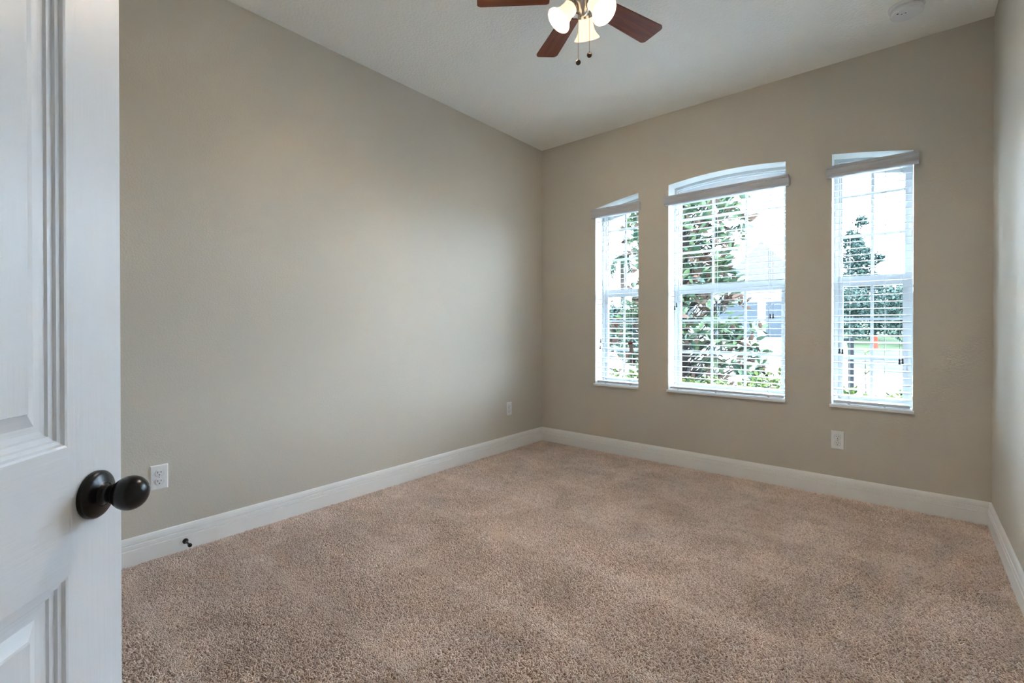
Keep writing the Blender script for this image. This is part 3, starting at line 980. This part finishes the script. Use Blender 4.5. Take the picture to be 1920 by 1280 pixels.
def hedge():
    r = random.Random(77)
    fo = MB(); sh = []
    for k in range(7500):
        x = r.uniform(-4.4, 1.5); y = r.uniform(4.62, 5.30)
        top = 0.90 + 0.05*sin(x*5.1) + 0.04*sin(x*11.7+1) + r.uniform(-0.02, 0.02)
        z = top - 0.42*abs(r.gauss(0, 0.55)) if r.random() < 0.85 else r.uniform(0.05, top)
        if z < 0.03: continue
        d = Vector((r.uniform(-1, 1), r.uniform(-1, 1), r.uniform(-0.2, 1.0))).normalized()
        L = r.uniform(0.035, 0.065)
        leaf(fo, sh, Matrix.Translation((x, y, z)) @ rot_to(d, r.uniform(0, 6)), L, L*0.55, r.random())
    for k in range(90):
        x = r.uniform(-4.3, 1.4); y = r.uniform(4.7, 5.2)
        n0 = len(fo.v)
        fo.tube([(x, y, -0.02), (x+r.uniform(-0.08, 0.08), y, 0.4), (x+r.uniform(-0.12, 0.12), y, 0.82)], [0.008, 0.006, 0.003], 4, 1)
        sh += [0.2]*(len(fo.v)-n0)
    f = fo.build('hedge', [HEDGE, BARK], None, (0, 0, -0.35), fix=False)
    shade_attr(f, sh)
    tag(f, 'low yellow-green hedge along the foot of the windows', 'hedge')
hedge()

def sapling():
    r = random.Random(4)
    root = empty('sapling', (-0.345, 5.95, -0.35))
    tag(root, 'spindly light green sapling standing up behind the hedge', 'plant')
    b = MB(); b.tube([(0, 0, -0.03), (0.01, 0, 0.6), (0.0, 0, 1.17)], [0.008, 0.006, 0.003], 6)
    b.build('stem', BARK, root)
    fo = MB(); sh = []
    for z in (0.55, 0.72, 0.84, 0.95, 1.04, 1.12, 1.17):
        for k in range(5):
            a = r.uniform(0, 2*pi)
            d = Vector((cos(a), sin(a), r.uniform(-0.1, 0.8))).normalized()
            leaf(fo, sh, Matrix.Translation((0.005, 0, z)) @ rot_to(d, 0), r.uniform(0.05, 0.09), 0.03, r.uniform(0.5, 1))
    f = fo.build('foliage', HEDGE, root, fix=False)
    shade_attr(f, sh)
sapling()

def house():
    y = 30.0
    z0 = 0.42
    root = empty('house', (-7.2, y, z0))
    tag(root, 'pale house across the driveway with a grey hipped roof', 'house')
    b = MB(); b.box(-6.6, 3.62, 0, 9, -0.1, 3.15)
    b.build('walls', STUCCO, root)
    b = MB()
    x0, x1, ya, yb, e, r_ = -7.1, 4.0, -0.5, 9.5, 3.10, 5.50
    vs = [(x0, ya, e), (x1, ya, e), (x1, yb, e), (x0, yb, e), (-2.4, 4.5, r_-0.2), (0.8, 4.5, r_-0.2),
          (x0, ya, e-0.18), (x1, ya, e-0.18), (x1, yb, e-0.18), (x0, yb, e-0.18)]
    b.add(vs, [(0, 1, 5, 4), (1, 2, 5), (2, 3, 4, 5), (3, 0, 4), (6, 7, 1, 0), (7, 8, 2, 1), (8, 9, 3, 2), (9, 6, 0, 3), (9, 8, 7, 6)])
    # front gable over the garage doors
    b.add([(-1.6, -0.6, 3.05), (3.1, -0.6, 3.05), (0.75, -0.6, 5.50), (0.75, 4.5, 5.50), (-1.6, 4.5, 3.05), (3.1, 4.5, 3.05)], [(0, 2, 3, 4), (2, 1, 5, 3), (0, 1, 2)])
    b.build('roof', ROOF, root)
    for gx0, gx1 in ((-2.05, 0.46), (0.90, 3.42)):
        b = MB(); b.box(gx0, gx1, -0.02, 0.05, 0.06, 2.10)
        for k in range(1, 4):
            b.box(gx0, gx1, -0.028, -0.02, 0.06+0.51*k-0.012, 0.06+0.51*k+0.012)
        b.build('garage_door', GARAGE, root)
    for wx in (-5.4, -3.6):
        b = MB(); b.box(wx-0.55, wx+0.55, -0.03, 0.04, 0.9, 2.2)
        wn = b.build('window', WHITEB, root)
        b = MB(); b.box(wx-0.48, wx+0.48, -0.036, -0.02, 0.97, 2.13)
        b.build('pane', GARAGE, wn)
house()

def car():
    x, y = -8.6, 15.3
    root = empty('car', (x, y, g(y)+0.01))
    tag(root, 'blue-grey parked car seen low through the narrow left window', 'car')
    P = [(-2.1, 0.32), (2.1, 0.30), (2.15, 0.62), (1.95, 0.82), (1.05, 0.92), (0.45, 1.38), (-1.05, 1.42), (-1.75, 0.98), (-2.1, 0.90)]
    n = len(P)
    b = MB()
    b.add([(p[0], -0.85, p[1]) for p in P] + [(p[0], 0.85, p[1]) for p in P], [tuple(range(n)), tuple(range(n, 2*n))[::-1]] + [(i, (i+1) % n, n+(i+1) % n, n+i) for i in range(n)])
    b.build('body', plain('blue_grey_car_paint', (0.020, 0.026, 0.036), 0.5, spec=0.06), root, bevel=0.05)
    for s_ in (-0.853, 0.853):
        b = MB()
        for q in ([(-1.45, 0.96), (-0.35, 0.98), (-0.35, 1.32), (-1.0, 1.32)], [(-0.27, 0.98), (0.85, 0.95), (0.40, 1.29), (-0.27, 1.32)]):
            b.add([(p[0], s_-0.004, p[1]) for p in q] + [(p[0], s_+0.004, p[1]) for p in q], [(0, 1, 2, 3), (7, 6, 5, 4), (0, 1, 5, 4), (1, 2, 6, 5), (2, 3, 7, 6), (3, 0, 4, 7)])
        b.build('side_window', GARAGE, root)
    for wx in (-1.3, 1.35):
        for wy in (-0.80, 0.80):
            b = MB(); b.lathe([(0.0001, -0.10), (0.20, -0.10), (0.31, -0.08), (0.32, 0), (0.31, 0.08), (0.20, 0.10), (0.0001, 0.10)], 24, Matrix.Translation((wx, wy, 0.315)) @ Matrix.Rotation(pi/2, 4, 'X'))
            b.build('wheel', SLOT, root)
car()

yd = empty('yard_sign', (-0.555, 7.2, g(7.2)))
tag(yd, 'grey yard post with a blank white panel hanging from its arm', 'sign')
pz = -g(7.2)
b = MB(); b.box(-0.028, 0.028, -0.028, 0.028, -0.05, pz+0.945); b.build('post', POSTM, yd)
b = MB(); b.box(-0.62, 0.02, -0.018, 0.018, pz+0.895, pz+0.935); b.build('arm', POSTM, yd)
b = MB()
pp = [(-0.56, 0.64), (-0.52, 0.60), (-0.10, 0.60), (-0.06, 0.64), (-0.045, 0.70), (-0.045, 0.885), (-0.56, 0.885)]
n_ = len(pp)
b.add([(p[0], -0.006, pz+p[1]) for p in pp] + [(p[0], 0.006, pz+p[1]) for p in pp], [tuple(range(n_)), tuple(range(n_, 2*n_))[::-1]] + [(i, (i+1) % n_, n_+(i+1) % n_, n_+i) for i in range(n_)])
b.build('panel', WHITEB, yd)

b = MB(); b.lathe([(0.16, 0.0), (0.16, 0.03), (0.085, 0.035), (0.075, 0.34), (0.055, 0.46), (0.06, 0.48), (0.03, 0.53), (0.0002, 0.54)], 20, Matrix.Translation((0, 0, 0)), 0, True)
tag(b.build('marker_post', ORANGE, None, (-0.98, 22.4, g(22.4)+0.005)), 'short orange marker post on the lawn beyond the street', 'post')
